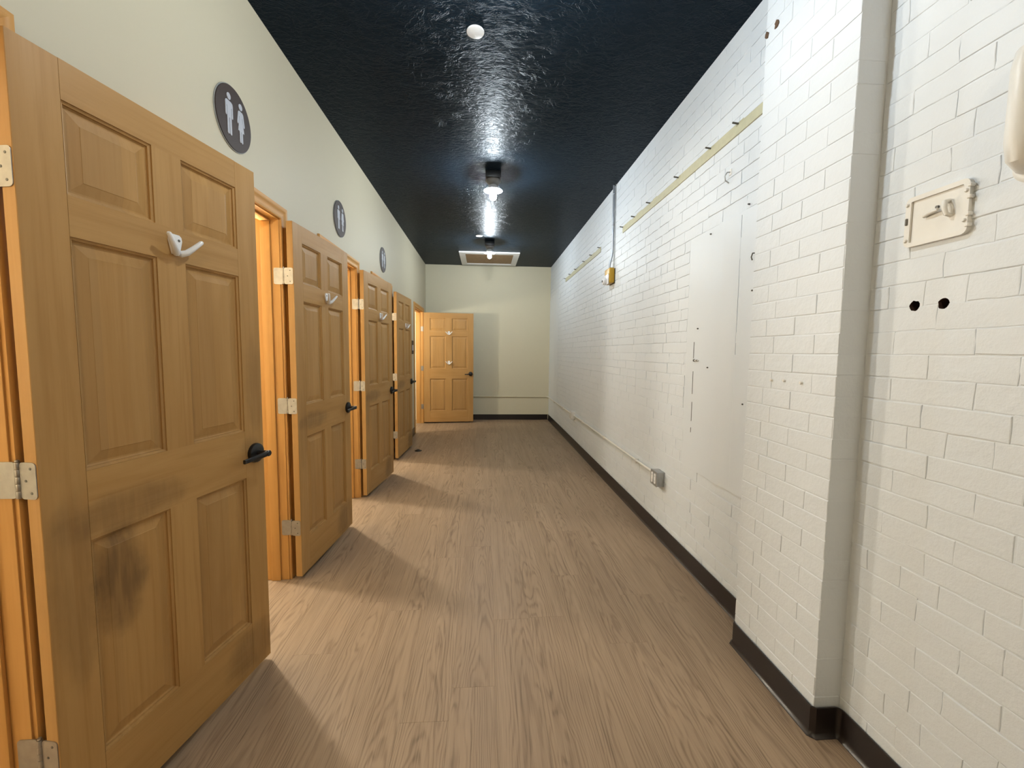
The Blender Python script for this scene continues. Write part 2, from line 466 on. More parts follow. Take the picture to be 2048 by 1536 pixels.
BF = .0020      # how far the joints lie behind the brick faces
wr = struct('wall_right', box((R+BF+.0008, YP0-.05, 0), (R+.15, YE, ZC)), M_BRICK, 'long white painted brick wall with a smooth plaster patch', 'wall')
PAT = (1.92, 2.60, .63, 2.06)                  # plaster patch
FAR = 7.32                                     # smooth strip next to the end wall
def skip_r(z0, z1):
    if z1 > PAT[2]+.02 and z0 < PAT[3]-.02: return (PAT[0]-.2, PAT[1])
    return None
wall_bricks(wr, R, YP0+.001, FAR, lambda p, q, z: q < 3.40 and z < 2.97, skip_r, 11)
# plaster patch: two broad coats that meet in a soft vertical ridge
def slab_from(poly_yx, z0, z1, nz=1):
    bm = bmesh.new()
    prism(bm, poly_yx, lambda a, b, d: (b, a, d), z0, z1); return bm
obj('plaster_patch', slab_from([(PAT[1]+.012, R+.02), (PAT[1]+.012, R+.001), (PAT[1]-.02, R-.004), (2.28, R-.0045), (2.23, R-.012), (2.20, R-.0125), (2.12, R-.006), (2.075, R-.005), (2.075, R+.02)], PAT[2], PAT[3]), M_PLASTER, wr, True)
obj('plaster_patch', slab_from([(2.068, R+.02), (2.068, R-.0065), (2.03, R-.007), (YP0, R-.006), (YP0, R+.02)], PAT[2], PAT[3]), M_PLASTER, wr, True)
obj('plaster_patch', slab_from([(YE, R+.02), (YE, R-.006), (FAR+.03, R-.006), (FAR, R-.001), (FAR, R+.02)], 0, 2.36), M_PLASTER, wr, True)
far_up = [(YE, FAR)]
wall_bricks(wr, R, FAR, YE, lambda p, q, z: False, lambda a, b: (FAR-1, YE+1) if b < 2.37 else None, 17)
# the dark slit between the coats is filled except along one open length
obj('crack_filler', slab_from([(2.0755, R+.02), (2.0755, R-.0055), (2.0675, R-.0058), (2.0675, R+.02)], 2.045, PAT[3]), M_PLASTER, wr)
obj('crack_filler', slab_from([(2.0755, R+.02), (2.0755, R-.0055), (2.0675, R-.0058), (2.0675, R+.02)], PAT[2], 1.345), M_PLASTER, wr)
for (za, zb, d) in ((1.405, 1.46, .0042), (1.46, 1.52, .0030), (1.74, 1.83, .0032), (1.83, 1.935, .0045)):
    obj('crack_filler', slab_from([(2.0755, R+.02), (2.0755, R-d), (2.0675, R-d), (2.0675, R+.02)], za, zb), M_PLASTER, wr)
bm = bmesh.new()
for (y, z, h) in ((2.497, 1.10, .14), (2.499, 1.32, .10), (2.495, .93, .12), (2.496, .86, .03)): bx(bm, (R-.0056, y, z), (R-.003, y+.0035, z+h))
o = obj('hairline_crack', bm, M_CRACK, wr); o['kind'] = 'stuff'

wn = struct('wall_right_near', box((XN+BF-.001, YB, 0), (XN+.17, YP1+.02, ZC)), M_BRICK, 'white painted brick wall beside the pilaster with iron hatch and two holes', 'wall')
wall_bricks(wn, XN, -.35, YP1-.001, lambda p, q, z: q > .62, None, 29)

wp = struct('wall_pilaster', box((XP+BF, YP1+BF, 0), (R+.1, YP0-BF, ZC)), M_BRICK, 'shallow white painted brick pilaster projecting from the wall', 'wall')
def pil_brick(y0, y1, k):
    rg = random.Random(k*13+int(y0*1000))
    bm = box((-.0, -(y1-y0)/2+.002, -CH/2+.0016), (XN-XP-.004, (y1-y0)/2-.002, CH/2-.0016), .0022, 2)
    for v in bm.verts:
        v.co += Vector((rg.uniform(-.0005, .0005), rg.uniform(-.0007, .0007), rg.uniform(-.0006, .0006)))
    o = obj('brick', bm, M_BRICK, wp)
    o.location = (XP + rg.uniform(-.0008, .0008), (y0+y1)/2, (k+.5)*CH)
    return o
for k in range(int(ZC/CH)+1):
    if (k+.6)*CH > ZC: break
    e0 = random.Random(k).uniform(-.002, .002)
    cuts = [YP1+e0, YP1+.205, YP1+.365, YP0] if k % 2 == 0 else [YP1+e0, YP1+.105, YP1+.315, YP0]
    for a, b in zip(cuts, cuts[1:]): pil_brick(a, b, k)

# ------------------------------------------------------------------ rubber cove base
COVE = [(0, .107), (.0045, .107), (.006, .102), (.006, .022), (.009, .010), (.017, .002), (.017, 0), (0, 0)]
def sweep(path, prof, closed=False):
    """path of (x, y) in plan, profile offset to the side given by the left-hand normal"""
    bm = bmesh.new(); P = [Vector(p) for p in path]; rings = []
    for i, p in enumerate(P):
        ds = []
        if i: ds.append((P[i]-P[i-1]).normalized())
        if i < len(P)-1: ds.append((P[i+1]-P[i]).normalized())
        ns = [Vector((-d.y, d.x)) for d in ds]
        n = sum(ns, Vector((0, 0)));
        n = n/ max(n.length_squared, 1e-9) * (2 if len(ns) == 2 else 1) if len(ns) == 2 else ns[0]
        rings.append([bm.verts.new((p.x+n.x*d, p.y+n.y*d, z)) for d, z in prof])
    m = len(prof)
    for a, b in zip(rings, rings[1:]):
        for k in range(m): bm.faces.new((a[k], a[(k+1) % m], b[(k+1) % m], b[k]))
    bm.faces.new(rings[0]); bm.faces.new(rings[-1][::-1])
    return bm
def arc(cx, cy, r, a0, a1, n=4):
    return [(cx+r*math.cos(math.radians(a0+(a1-a0)*k/n)), cy+r*math.sin(math.radians(a0+(a1-a0)*k/n))) for k in range(n+1)]
f = .006
path = [(R-f, YE-.001)] + [(R-f, YP0)] + [(XP-f+.012, YP0)] + [(XP-f, YP0-.012)] + [(XP-f, YP1-f+.010), (XP-f+.010, YP1-f)] + arc(XN-f-.02, YP1-f-.02, .02, 90, 0, 4) + [(XN-f, YB)]
path = [(x, y) for x, y in path]
struct('baseboard_right', sweep(path[::-1], [(d, z) for d, z in COVE]), M_RUBBER, 'dark brown rubber base along the white brick wall', 'baseboard', True)
struct('baseboard_end', sweep([(R-.02, YE-.0005), (L, YE-.0005)], [(-d, z) for d, z in COVE][::-1]), M_RUBBER, 'dark brown rubber base under the yellow end wall', 'baseboard', True)
CW = .068
segs = []
prev = YB
for j, wd in zip(JAMB, OPW):
    segs.append((prev, j-wd-CW-.006)); prev = j+CW+.006
segs.append((prev, YE))
for i, (a, b) in enumerate(segs):
    if b-a > .04:
        lab = ['behind the viewpoint', 'between the first two doorways', 'between the second and third doorways', 'between the third and fourth doorways', 'between the fourth doorway and the last', 'between the last doorway and the end wall'][i]
        struct('baseboard_left', sweep([(L+.0005, b), (L+.0005, a)], COVE), M_RUBBER, 'dark rubber base under the cream wall ' + lab, 'baseboard', True)

# ------------------------------------------------------------------ doorway trim
CPROF = [(0, 0), (0, .0095), (.004, .0125), (.010, .0135), (.016, .0105), (.024, .0100), (.044, .0125), (.050, .0165), (.060, .0175), (.066, .0165), (.068, .013), (.068, 0)]   # (across, out)
ORD = ['nearest', 'second', 'third', 'fourth', 'last']
for i, (j, wd) in enumerate(zip(JAMB, OPW)):
    t = empty('trim_%d' % (i+1), (L, j-wd/2, 0))
    tag(t, ['varnished pine frame of the doorway closest to the viewpoint', 'varnished pine frame of the second doorway, under the largest round sign', 'varnished pine frame of the third doorway, under the middle-sized round sign', 'varnished pine frame of the fourth doorway, under the smallest round sign', 'varnished pine frame of the wide doorway next to the end wall'][i], 'door frame', kind='structure')
    y0, y1 = -wd/2, wd/2
    rev = .005
    # casings, mitred at the head
    for s, ye in ((1, y1+rev), (-1, y0-rev)):
        bm = bmesh.new()
        lo = [bm.verts.new((o_, ye+s*a, 0)) for a, o_ in CPROF]; hi = [bm.verts.new((o_, ye+s*a, OPH+rev+a)) for a, o_ in CPROF]
        n = len(CPROF)
        for k in range(n): bm.faces.new((lo[k], lo[(k+1) % n], hi[(k+1) % n], hi[k]))
        bm.faces.new(lo); bm.faces.new(hi[::-1]); obj('side_casing', bm, M_TV, t, True)
    bm = bmesh.new()
    lo = [bm.verts.new((o_, y0-rev-a, OPH+rev+a)) for a, o_ in CPROF]; hi = [bm.verts.new((o_, y1+rev+a, OPH+rev+a)) for a, o_ in CPROF]
    for k in range(n): bm.faces.new((lo[k], lo[(k+1) % n], hi[(k+1) % n], hi[k]))
    bm.faces.new(lo); bm.faces.new(hi[::-1]); obj('head_casing', bm, M_TH, t, True)
    # jambs and stops
    JD = WT+.012
    obj('side_jamb', box((-JD, y1, 0), (.0, y1+.019, OPH+.019), .0008, 1), M_TV, t)
    obj('side_jamb', box((-JD, y0-.019, 0), (.0, y0, OPH+.019), .0008, 1), M_TV, t)
    obj('head_jamb', box((-JD, y0, OPH), (.0, y1, OPH+.019), .0008, 1), M_TH, t)
    for (a, b) in ((y1-.011, y1), (y0, y0+.011)):
        obj('door_stop_strip', box((-JD+.03, a, 0), (-.045, b, OPH-.011), .003, 2), M_TV, t, True)
    obj('door_stop_strip', box((-JD+.03, y0, OPH-.011), (-.045, y1, OPH), .003, 2), M_TH, t, True)

# ------------------------------------------------------------------ doors
DH, DT, GAP = 2.03, .035, .024
door_cache = {}
def panel_bm(x0, x1, z0, z1):
    bm = bmesh.new()
    prof = [(0, 0), (.0004, .0035), (.0070, .0062), (.0074, .0115), (.0120, .0140), (.0165, .0140), (.043, .0080), (.0442, .0070)]
    def side(fy):
        rings = [[bm.verts.new((x, fy(d), z)) for x, z in ((x0+i, z0+i), (x1-i, z0+i), (x1-i, z1-i), (x0+i, z1-i))] for i, d in prof]
        for a, b in zip(rings, rings[1:]):
            for k in range(4): bm.faces.new((a[k], a[(k+1) % 4], b[(k+1) % 4], b[k]))
        bm.faces.new(rings[-1]); return rings[0]
    a = side(lambda d: d); b = side(lambda d: DT-d)
    for k in range(4): bm.faces.new((a[k], a[(k+1) % 4], b[(k+1) % 4], b[k]))
    return bm
def door_meshes(W, dirt):
    if (W, dirt) in door_cache: return door_cache[W, dirt]
    M_PV, M_PH, M_PP = PINE[dirt]
    st = .102 if W < .8 else .112; mu = .098 if W < .8 else .112
    pw = (W-2*st-mu)/2
    rows = [(.205, .812), (1.0, 1.603), (1.705, 1.933)]
    P = []
    def add(name, bm, mat):
        bmesh.ops.recalc_face_normals(bm, faces=bm.faces[:])
        me = bpy.data.meshes.new(name); bm.to_mesh(me); bm.free(); me.materials.append(mat); P.append((name, me))
    e = .0012
    def frame_piece(lo, hi, eb):
        bm = box(lo, hi)
        return bm
    add('stile', box((0, 0, 0), (st, DT, DH), .0012, 1), M_PV); add('stile', box((W-st, 0, 0), (W, DT, DH), .0012, 1), M_PV)
    zr = [0, rows[0][0]], [rows[0][1], rows[1][0]], [rows[1][1], rows[2][0]], [rows[2][1], DH]
    for a, b in zr: add('rail', box((st, .0002, a), (W-st, DT-.0002, b)), M_PH)
    for a, b in rows:
        add('mullion', box((st+pw, .0004, a), (st+pw+mu, DT-.0004, b)), M_PV)
        add('panel', panel_bm(st, st+pw, a, b), M_PP); add('panel', panel_bm(st+pw+mu, W-st, a, b), M_PP)
    door_cache[W, dirt] = P
    return P
def lever_bm(W):
    cx, cz = W-.052, .907-GAP+.02
    rose = bmesh.new(); lathe(rose, [(0, .0), (.039, .0), (.040, -.005), (.038, -.013), (.030, -.017), (.018, -.019), (0, -.019)], (cx, 0, cz), 28, 'Y')
    neck = bmesh.new(); lathe(neck, [(.0125, -.010), (.011, -.030), (.012, -.052), (.0125, -.064), (.010, -.067), (0, -.067)], (cx, 0, cz), 20, 'Y')
    lev = bmesh.new()
    pts = [(cx+.006, -.058, cz), (cx-.012, -.059, cz-.0005), (cx-.034, -.055, cz-.003), (cx-.056, -.049, cz-.006), (cx-.085, -.046, cz-.008), (cx-.112, -.045, cz-.009)]
    rings = []
    for k, p in enumerate(pts):
        hw = (.0095, .0105, .010, .0088, .0082, .0080)[k]; hd = .0052
        rings.append([lev.verts.new((p[0], p[1]+a, p[2]+b)) for a, b in ((-hd, -hw*.7), (-hd*.6, -hw), (hd*.6, -hw), (hd, -hw*.7), (hd, hw*.7), (hd*.6, hw), (-hd*.6, hw), (-hd, hw*.7))])
    for a, b in zip(rings, rings[1:]):
        for k in range(8): lev.faces.new((a[k], a[(k+1) % 8], b[(k+1) % 8], b[k]))
    lev.faces.new(rings[0]); lev.faces.new(rings[-1][::-1])
    return rose, neck, lev
def hook(parent, x, z, name='coat_hook'):
    pl = bmesh.new()
    prism(pl, [(-.020, .024), (-.013, .030), (.013, .030), (.020, .024), (.022, .012), (.016, -.012), (.011, -.032), (-.011, -.032), (-.016, -.012), (-.022, .012)], lambda a, b, d: (x+a, d, z+b), -.0075, 0)
    h = obj(name, pl, M_WHITE, parent)
    for s in (-1, 1):
        b = bmesh.new()
        tube(b, [(x, -.003, z-.024), (x+s*.010, -.016, z-.029), (x+s*.020, -.026, z-.023), (x+s*.036, -.034, z-.006), (x+s*.058, -.043, z+.018), (x+s*.0605, -.044, z+.021)], [.009, .0105, .0095, .0080, .0066, .0045], 12)
        obj('prong', b, M_WHITE, h, True)
        b = bmesh.new(); lathe(b, [(0, -.0088), (.0040, -.0086), (.0044, -.0074)], (x+s*.0105, 0, z+.013), 12, 'Y')
        obj('screw', b, M_STEEL, h, True)
    return h
# (x, y of the visible face's hinge corner, swing from the wall, width, hooks, label)
DOORS = [
    (-1.0617, 1.0486, .1808, .76, [(.391, 1.660)], 'six-panel pine door closest to the viewpoint, grimy lower panel'),
    (-1.0566, 2.4271, .0711, .76, [(.400, 1.665)], 'second six-panel pine door, swung back below the middle-sized round sign'),
    (-1.0649, 3.8149, .1042, .76, [(.400, 1.665)], 'third six-panel pine door, swung back below the smallest round sign'),
    (-1.0549, 5.1503, .0601, .76, [(.430, 1.655)], 'fourth six-panel pine door, narrowest looking of the row'),
    (-1.1151, 7.8115, 1.4747, .914, [(.459, 1.668), (.459, 1.12)], 'wide six-panel pine door standing square to the hallway with two hooks'),
]
HZ = [.315, 1.028, 1.755]
for i, (hx, hy, th, W, hooks, lab) in enumerate(DOORS):
    d = empty('door_%d' % (i+1), (hx, hy, GAP), PI/2 - th)
    tag(d, lab, 'door', kind='structure')
    for nm, me in door_meshes(W, (0, 1, 1, 1, 2)[i]): link(nm, me, None, d)
    ro, ne, le = lever_bm(W)
    hd = obj('lever_handle', ro, M_BLACK, d, True); tag(hd, 'black lever handle on a round rose')
    obj('neck', ne, M_BLACK, hd, True); obj('lever', le, M_BLACK, hd, True)
    bo = bmesh.new(); bx(bo, (W-.0005, DT*.15, .83), (W+.0012, DT*.85, .95)); obj('latch_plate', bo, M_STEEL, d)
    for k, (x, z) in enumerate(hooks): hook(d, x, z-GAP+.02)
    # hinges: knuckle, leaf on the door edge, leaf on the jamb
    X = Vector((math.sin(th), math.cos(th), 0)); Y = Vector((-math.cos(th), math.sin(th), 0))
    inv = Matrix(((X.x, Y.x, 0, hx), (X.y, Y.y, 0, hy), (0, 0, 1, GAP), (0, 0, 0, 1))).inverted()
    jy = JAMB[i]
    for z in HZ:
        if i == 4:
            kx, ky = hx-.004, hy+DT+.004
        else:
            kx, ky = L+.021, jy-.003
        kn = bmesh.new()
        c = inv @ Vector((kx, ky, z))
        for a in range(5): lathe(kn, [(0, -.044+a*.0178), (.0058, -.0438+a*.0178), (.0062, -.043+a*.0178), (.0062, -.0275+a*.0178), (.0058, -.0267+a*.0178), (0, -.0265+a*.0178)], c, 12)
        lathe(kn, [(0, .045), (.0045, .046), (.004, .050), (0, .051)], c, 12)
        h = obj('hinge', kn, M_NICKEL, d, True)
        # leaf on the door's edge
        lf = bmesh.new(); zl = z-GAP
        if i == 4: y0, y1 = .002, DT+.006
        else: y0, y1 = .0025, c.y-.006
        prism(lf, rrect(abs(y1-y0), .090, .009, 4, (y0+y1)/2, zl), lambda a, b, e_: (e_, a, b), -.0022, .0004)
        lo = obj('leaf', lf, M_NICKEL, h)
        for q in (-.03, 0, .03):
            sc = bmesh.new(); lathe(sc, [(0, -.0030), (.0032, -.0028), (.0035, -.0020)], (0, (y0+y1)/2 - (.008 if q else -.006), zl+q), 10, 'X')
            obj('screw', sc, M_STEEL, h)
        # leaf on the jamb
        lf = bmesh.new()
        xa, xb = L-.034, kx-.006
        prism(lf, rrect(xb-xa, .090, .009, 4, (xa+xb)/2, z), lambda a, b, e_: inv @ Vector((a, jy-e_, b)), -.0004, .0022)
        obj('leaf', lf, M_NICKEL, h)
    
# ------------------------------------------------------------------ round washroom signs
def circle(r, n=40, cx=0, cy=0): return [(cx+r*math.cos(2*PI*k/n), cy+r*math.sin(2*PI*k/n)) for k in range(n)]
def mir(p): return p + [(-a, b) for a, b in p[::-1]]
MAN = mir([(.0, .43), (.12, .43), (.185, .40), (.20, .34), (.20, -.06), (.165, -.085), (.135, -.06), (.135, .24), (.115, .24), (.115, -.60), (.085, -.63), (.045, -.63), (.015, -.60), (.015, -.10), (.0, -.10)][::1])
WOM = mir([(.0, .43), (.09, .43), (.135, .40), (.155, .36), (.215, .02), (.205, -.02), (.17, -.03), (.145, .0), (.095, .25), (.08, .25), (.175, -.24), (.09, -.24), (.09, -.58), (.065, -.61), (.035, -.61), (.012, -.58), (.012, -.24), (.0, -.24)])
def clean(poly):
    out = []
    for p in poly:
        if not out or (abs(p[0]-out[-1][0])+abs(p[1]-out[-1][1])) > 1e-6: out.append(p)
    return out
SR = .134
for y, z, lab in ((2.040, 2.377, 'largest-looking round brown sign with pale man and woman, above the second doorway'), (3.425, 2.366, 'round brown sign with pale man and woman, above the third doorway'), (4.818, 2.352, 'smallest-looking round brown sign with pale man and woman, above the fourth doorway')):
    s = empty('washroom_sign', (L, y, z)); tag(s, lab, 'sign', 'round washroom signs')
    F = lambda a, b, d: (d, a*SR, b*SR)
    bm = bmesh.new(); prism(bm, circle(1.02, 56), F, .0, .005); obj('clear_rim', bm, M_SIGNRIM, s)
    bm = bmesh.new(); prism(bm, circle(.992, 56), F, .005, .009); obj('face_plate', bm, M_SIGN, s)
    for nm, poly, cx in (('man_pictogram', MAN, -.30), ('woman_pictogram', WOM, .36)):
        bm = bmesh.new(); prism(bm, clean([(cx+a*1.0, b) for a, b in poly]), F, .009, .0112)
        f_ = obj(nm, bm, M_PICTO, s)
        bm = bmesh.new(); prism(bm, circle(.105, 24, cx, .575), F, .009, .0112); obj('pictogram_head', bm, M_PICTO, f_)

# small black and grey plaque by the last doorway
s = empty('door_plaque', (L, 6.70, 1.405)); tag(s, 'small black plaque with a grey band beside the last doorway', 'sign')
obj('plate', box((0, -.075, -.105), (.008, .075, .105), .002, 1), M_SIGN, s)
obj('grey_band', box((.008, -.06, -.05), (.0095, .06, .035)), M_PICTO, s)

# ------------------------------------------------------------------ ceiling fittings
def hall_light(xx, yy, lab, col=HALL_COL, watts=HALL_W, glow=None):
    t = empty('ceiling_light', (xx, yy, ZC)); tag(t, lab, 'ceiling light', 'bare bulb ceiling lights')
    obj('junction_box', box((-.072, -.072, -.062), (.072, .072, 0), .004, 2), M_DKBOX, t, True)
    bm = bmesh.new(); lathe(bm, [(.062, -.062), (.064, -.075), (.058, -.092), (.045, -.104), (.032, -.112)], n=36)
    obj('porcelain_socket', bm, M_CERAM, t, True)
    bm = bmesh.new(); lathe(bm, [(.032, -.108), (.046, -.122), (.068, -.142), (.086, -.158), (.088, -.160), (.086, -.161), (.067, -.146), (.045, -.127), (.030, -.116), (.030, -.112)], n=40)
    obj('reflector_shade', bm, M_REFL, t, True)
    bm = bmesh.new(); lathe(bm, [(.0135, -.125), (.014, -.155), (.021, -.175), (.029, -.194), (.0315, -.212), (.029, -.230), (.020, -.242), (.008, -.2475), (0, -.248)], n=24)
    obj('bulb', bm, glow or M_BULB, t, True)
    lamp(t, (0, 0, -.212), watts, col, .034)
hall_light(.074, 4.03, 'glowing bare bulb fixture on the navy ceiling, the larger looking one')
hall_light(.072, 6.49, 'glowing bare bulb fixture beside the ceiling access hatch')
hall_light(.074, 1.57, 'bare bulb fixture overhead just above the closest door')
hall_light(.074, -1.25, 'added warm fill bulb, unseen overhead behind the viewpoint', (1.0, .84, .62), HALL_W*1.25, M_SCONCE)  # added unseen fill fixture, brightens and warms the pilaster return and near wall
for (xx, yy, r, lab) in ((-.055, 2.309, .046, 'round white cover disc on bare navy ceiling, the larger looking one'), (-.083, 6.147, .050, 'small round white cover disc close to the farther ceiling light')):
    bm = bmesh.new(); lathe(bm, [(0, 0), (r*.96, 0), (r, -.003), (r*.97, -.0075), (r*.88, -.009), (0, -.0092)], n=40)
    o = obj('ceiling_disc', bm, M_WHITE, None, True); o.location = (xx, yy, ZC); tag(o, lab, 'cover plate', 'round ceiling cover discs')
# access hatch
t = empty('access_hatch', (.078, 7.615, ZC)); tag(t, 'white framed ceiling access hatch with brown board by the end wall', 'hatch')
hw, hl, fwid = .508, .51, .098
for nm, poly in (('frame_board', [(-hw, -hl), (hw, -hl), (hw-fwid, -hl+fwid*1.2), (-hw+fwid, -hl+fwid*1.2)]), ('frame_board', [(hw, hl), (-hw, hl), (-hw+fwid, hl-fwid*1.2), (hw-fwid, hl-fwid*1.2)]),
                 ('frame_board', [(hw, -hl), (hw, hl), (hw-fwid, hl-fwid*1.2), (hw-fwid, -hl+fwid*1.2)]), ('frame_board', [(-hw, hl), (-hw, -hl), (-hw+fwid, -hl+fwid*1.2), (-hw+fwid, hl-fwid*1.2)])):
    bm = bmesh.new(); prism(bm, poly, lambda a, b, d: (a, b, d), -.020, 0); obj(nm, bm, M_WHTRIM, t)
obj('board', box((-hw+fwid-.01, -hl+fwid*1.2-.01, -.008), (hw-fwid+.01, hl-fwid*1.2+.01, 0)), M_OSB, t)

# ------------------------------------------------------------------ fittings on the brick wall
def conduit_clip(t, c, mat):
    bm = bmesh.new(); tube(bm, [(R-.002, c[1]-.022, c[2]), (R-.020, c[1]-.010, c[2]), (R-.028, c[1], c[2]), (R-.020, c[1]+.010, c[2]), (R-.002, c[1]+.022, c[2])], .003, 8); obj('clip', bm, mat, t, True)
# vertical conduit and yellow box
t = empty('conduit', (0, 0, 0)); tag(t, 'grey steel conduit dropping from ceiling to the yellow box', 'conduit')
bm = bmesh.new(); tube(bm, [(R-.016, 4.205, ZC), (R-.016, 4.195, 2.40), (R-.017, 4.197, 2.345), (R-.028, 4.203, 2.285), (R-.038, 4.208, 2.235), (R-.038, 4.208, 2.185)], .0105, 14); obj('pipe', bm, M_CONDUIT, t, True)
bm = bmesh.new(); tube(bm, [(R-.006, 4.172, ZC), (R-.006, 4.168, 2.20)], .0035, 8); obj('cable', bm, M_GALV, t, True)
for z in (2.92, 2.62):
    conduit_clip(t, (R, 4.20, z), M_CONDUIT)
t = empty('wall_unit', (R, 4.225, 2.12)); tag(t, 'yellow metal box with white sensor head below the conduit', 'electrical box')
obj('yellow_box', box((-.060, -.085, -.075), (-.004, .085, .075), .012, 3), M_YELLOW, t, True)
obj('back_plate', box((-.004, -.09, -.08), (.006, .09, .07), .002, 1), M_STEEL, t)
obj('white_cover', box((-.068, -.078, -.085), (-.060, .075, .015), .004, 2), M_WHITE, t, True)
bm = bmesh.new()
lathe(bm, [(0, 0), (.030, 0), (.034, -.006), (.034, -.022), (.030, -.030), (.020, -.034), (0, -.035)], (-.068, .005, -.050), 28, 'X')
sh = obj('sensor_head', bm, M_WHITE, t, True)
bm = bmesh.new(); lathe(bm, [(0, -.034), (.011, -.0345), (.012, -.038), (0, -.040)], (-.068, .005, -.050), 18, 'X'); obj('lens', bm, M_BLACK, sh, True)
for q in (-.006, -.022):
    bm = bmesh.new(); lathe(bm, [(0, -.002), (.004, -.002), (.004, 0)], (-.068, -.055, q), 10, 'X'); obj('screw', bm, M_STEEL, t)
# outlet boxes and the low run of conduit
def outlet(yy, zz, mat, lab, face):
    t = empty('outlet_box', (R, yy, zz)); tag(t, lab, 'outlet', 'surface outlet boxes')
    obj('box', box((-.050, -.055, -.052), (.006, .055, .052), .003, 2), mat, t, True)
    cv = bmesh.new(); prism(cv, rrect(.114, .108, .008), lambda a, b, d: (d, a, b), -.057, -.050); cv = obj('cover', cv, mat, t)
    for q in (-.024, .024):
        bm = bmesh.new(); prism(bm, rrect(.030, .074, .010, 4, q, 0), lambda a, b, d: (d, a, b), -.0605, -.0572); r_ = obj('receptacle', bm, face, t)
        for zq in (-.018, .018):
            bm = bmesh.new()
            bx(bm, (-.0608, q-.006, zq-.004), (-.0600, q-.0045, zq+.004)); bx(bm, (-.0608, q+.0045, zq-.004), (-.0600, q+.006, zq+.004))
            obj('slots', bm, M_BLACK, r_)
outlet(2.905, .445, M_GALV, 'dull galvanised outlet box with white receptacles on the brick wall', M_WHITE)
outlet(5.86, .455, M_PAINTMETAL, 'white painted outlet box farther along the low conduit', M_PAINTMETAL)
t = empty('low_conduit', (0, 0, 0)); tag(t, 'white painted conduit running low along the brick wall', 'conduit')
bm = bmesh.new(); tube(bm, [(R-.020, 2.962, .457), (R-.018, 4.4, .456), (R-.018, 5.803, .458)], .0095, 12); obj('pipe', bm, M_PAINTMETAL, t, True)
bm = bmesh.new(); tube(bm, [(R-.018, 5.917, .458), (R-.019, YE-.07, .460), (R-.024, YE-.035, .461), (R-.045, YE-.018, .462)], .0095, 12); obj('pipe', bm, M_PAINTMETAL, t, True)
for yy in (3.35, 4.3, 5.3, 6.6, 7.5):
    obj('strap', box((R-.030, yy-.008, .432), (R-.001, yy+.008, .472), .002, 1), M_PAINTMETAL, t)
t = empty('end_conduit', (0, 0, 0)); tag(t, 'cream painted conduit running low across the end wall', 'conduit')
bm = bmesh.new(); tube(bm, [(R-.045, YE-.016, .462), (L+.02, YE-.016, .466)], .0095, 12); obj('pipe', bm, M_CREAM2, t, True)
for xx in (-.6, .2, 1.0): obj('strap', box((xx-.008, YE-.028, .448), (xx+.008, YE-.001, .480), .002, 1), M_CREAM2, t)
# peg rails
def rail(ya, yb, pegs, lab):
    t = empty('peg_rail', (R, (ya+yb)/2, 2.497)); tag(t, lab, 'peg rail', 'peg rails on the brick wall')
    c = (ya+yb)/2
    obj('board', box((-.0085, ya-c, -.029), (.002, yb-c, .029), .001, 1), M_STRIP, t)
    rg = random.Random(int(ya*10))
    for p in pegs:
        bm = bmesh.new(); tube(bm, [(-.002, p-c, .020), (-.040, p-c, .024)], .0048, 10); obj('peg', bm, M_STEEL, t, True)
    for k in range(5):
        yy = rg.uniform(ya+.1, yb-.3); ln = rg.uniform(.08, .28)
        bm = bmesh.new(); bx(bm, (-.0098, yy-c, .021), (-.0080, yy-c+ln, .0295), .0006, 1); obj('paint_dab', bm, M_PLASTER, t)
rail(YP0+.002, 3.93, (2.139, 2.40, 2.80, 3.28, 3.615, 3.915), 'longer olive peg rail with dark pegs running up to the pilaster')
rail(4.68, 6.69, (4.69, 5.056, 5.414, 5.92, 6.31, 6.675), 'farther olive peg rail beyond the steel conduit')
# old hardware and stubs on the brick wall
def stub(name, x, y, z, r, ln, mat, lab, cat, grp=None):
    bm = bmesh.new(); lathe(bm, [(0, -ln), (r*.8, -ln), (r, -ln*.7), (r, .004)], (0, 0, 0), 12, 'X')
    o = obj(name, bm, mat, None, True); o.location = (x, y, z); tag(o, lab, cat, grp)
for y, z, lab in ((1.627, 1.245, 'small painted screw anchor on the pilaster, one nearest the plaster patch'), (1.555, 1.247, 'small painted screw anchor in the middle of the three on the pilaster'), (1.467, 1.245, 'small painted screw anchor on the pilaster, one nearest its corner edge')):
    stub('wall_anchor', XP, y, z, .0055, .007, M_PAINTMETAL, lab, 'screw', 'anchors on the pilaster')
for y, z, lab in ((2.36, 2.03, 'dark nail stub high on the plaster patch'), (2.02, 2.08, 'dark nail stub above the top of the plaster slit beside the pilaster'), (1.957, 1.655, 'dark nail stub between the plaster slit and the pilaster'),
                  (2.46, 1.50, 'dark nail stub on the plaster patch just above the rusty latch'), (2.33, 1.27, 'dark nail stub on the plaster patch below the rusty latch'), (1.985, 1.10, 'lowest dark nail stub on the plaster patch, near the pilaster')):
    stub('old_nail', R-.006, y, z, .0042, .006, M_STEEL, lab, 'nail', 'nail stubs in the plaster patch')
t = empty('broken_latch', (R-.006, 2.465, 1.308)); tag(t, 'rusty remains of a latch on the edge of the plaster patch', 'latch')
bm = bmesh.new(); bx(bm, (-.007, -.028, -.0025), (.004, .028, .003), .001, 1); obj('bar', bm, M_PAINTMETAL, t)
bm = bmesh.new(); bx(bm, (-.011, .014, -.007), (.004, .022, .007), .003, 1); obj('stub', bm, M_STEEL, t)
bm = bmesh.new(); bx(bm, (-.009, -.018, -.005), (.004, -.011, .005), .002, 1); obj('stub', bm, M_RUST, t)
t = empty('bent_hook', (R, 2.20, 2.285)); tag(t, 'small bent metal hook under the peg rail', 'hook')
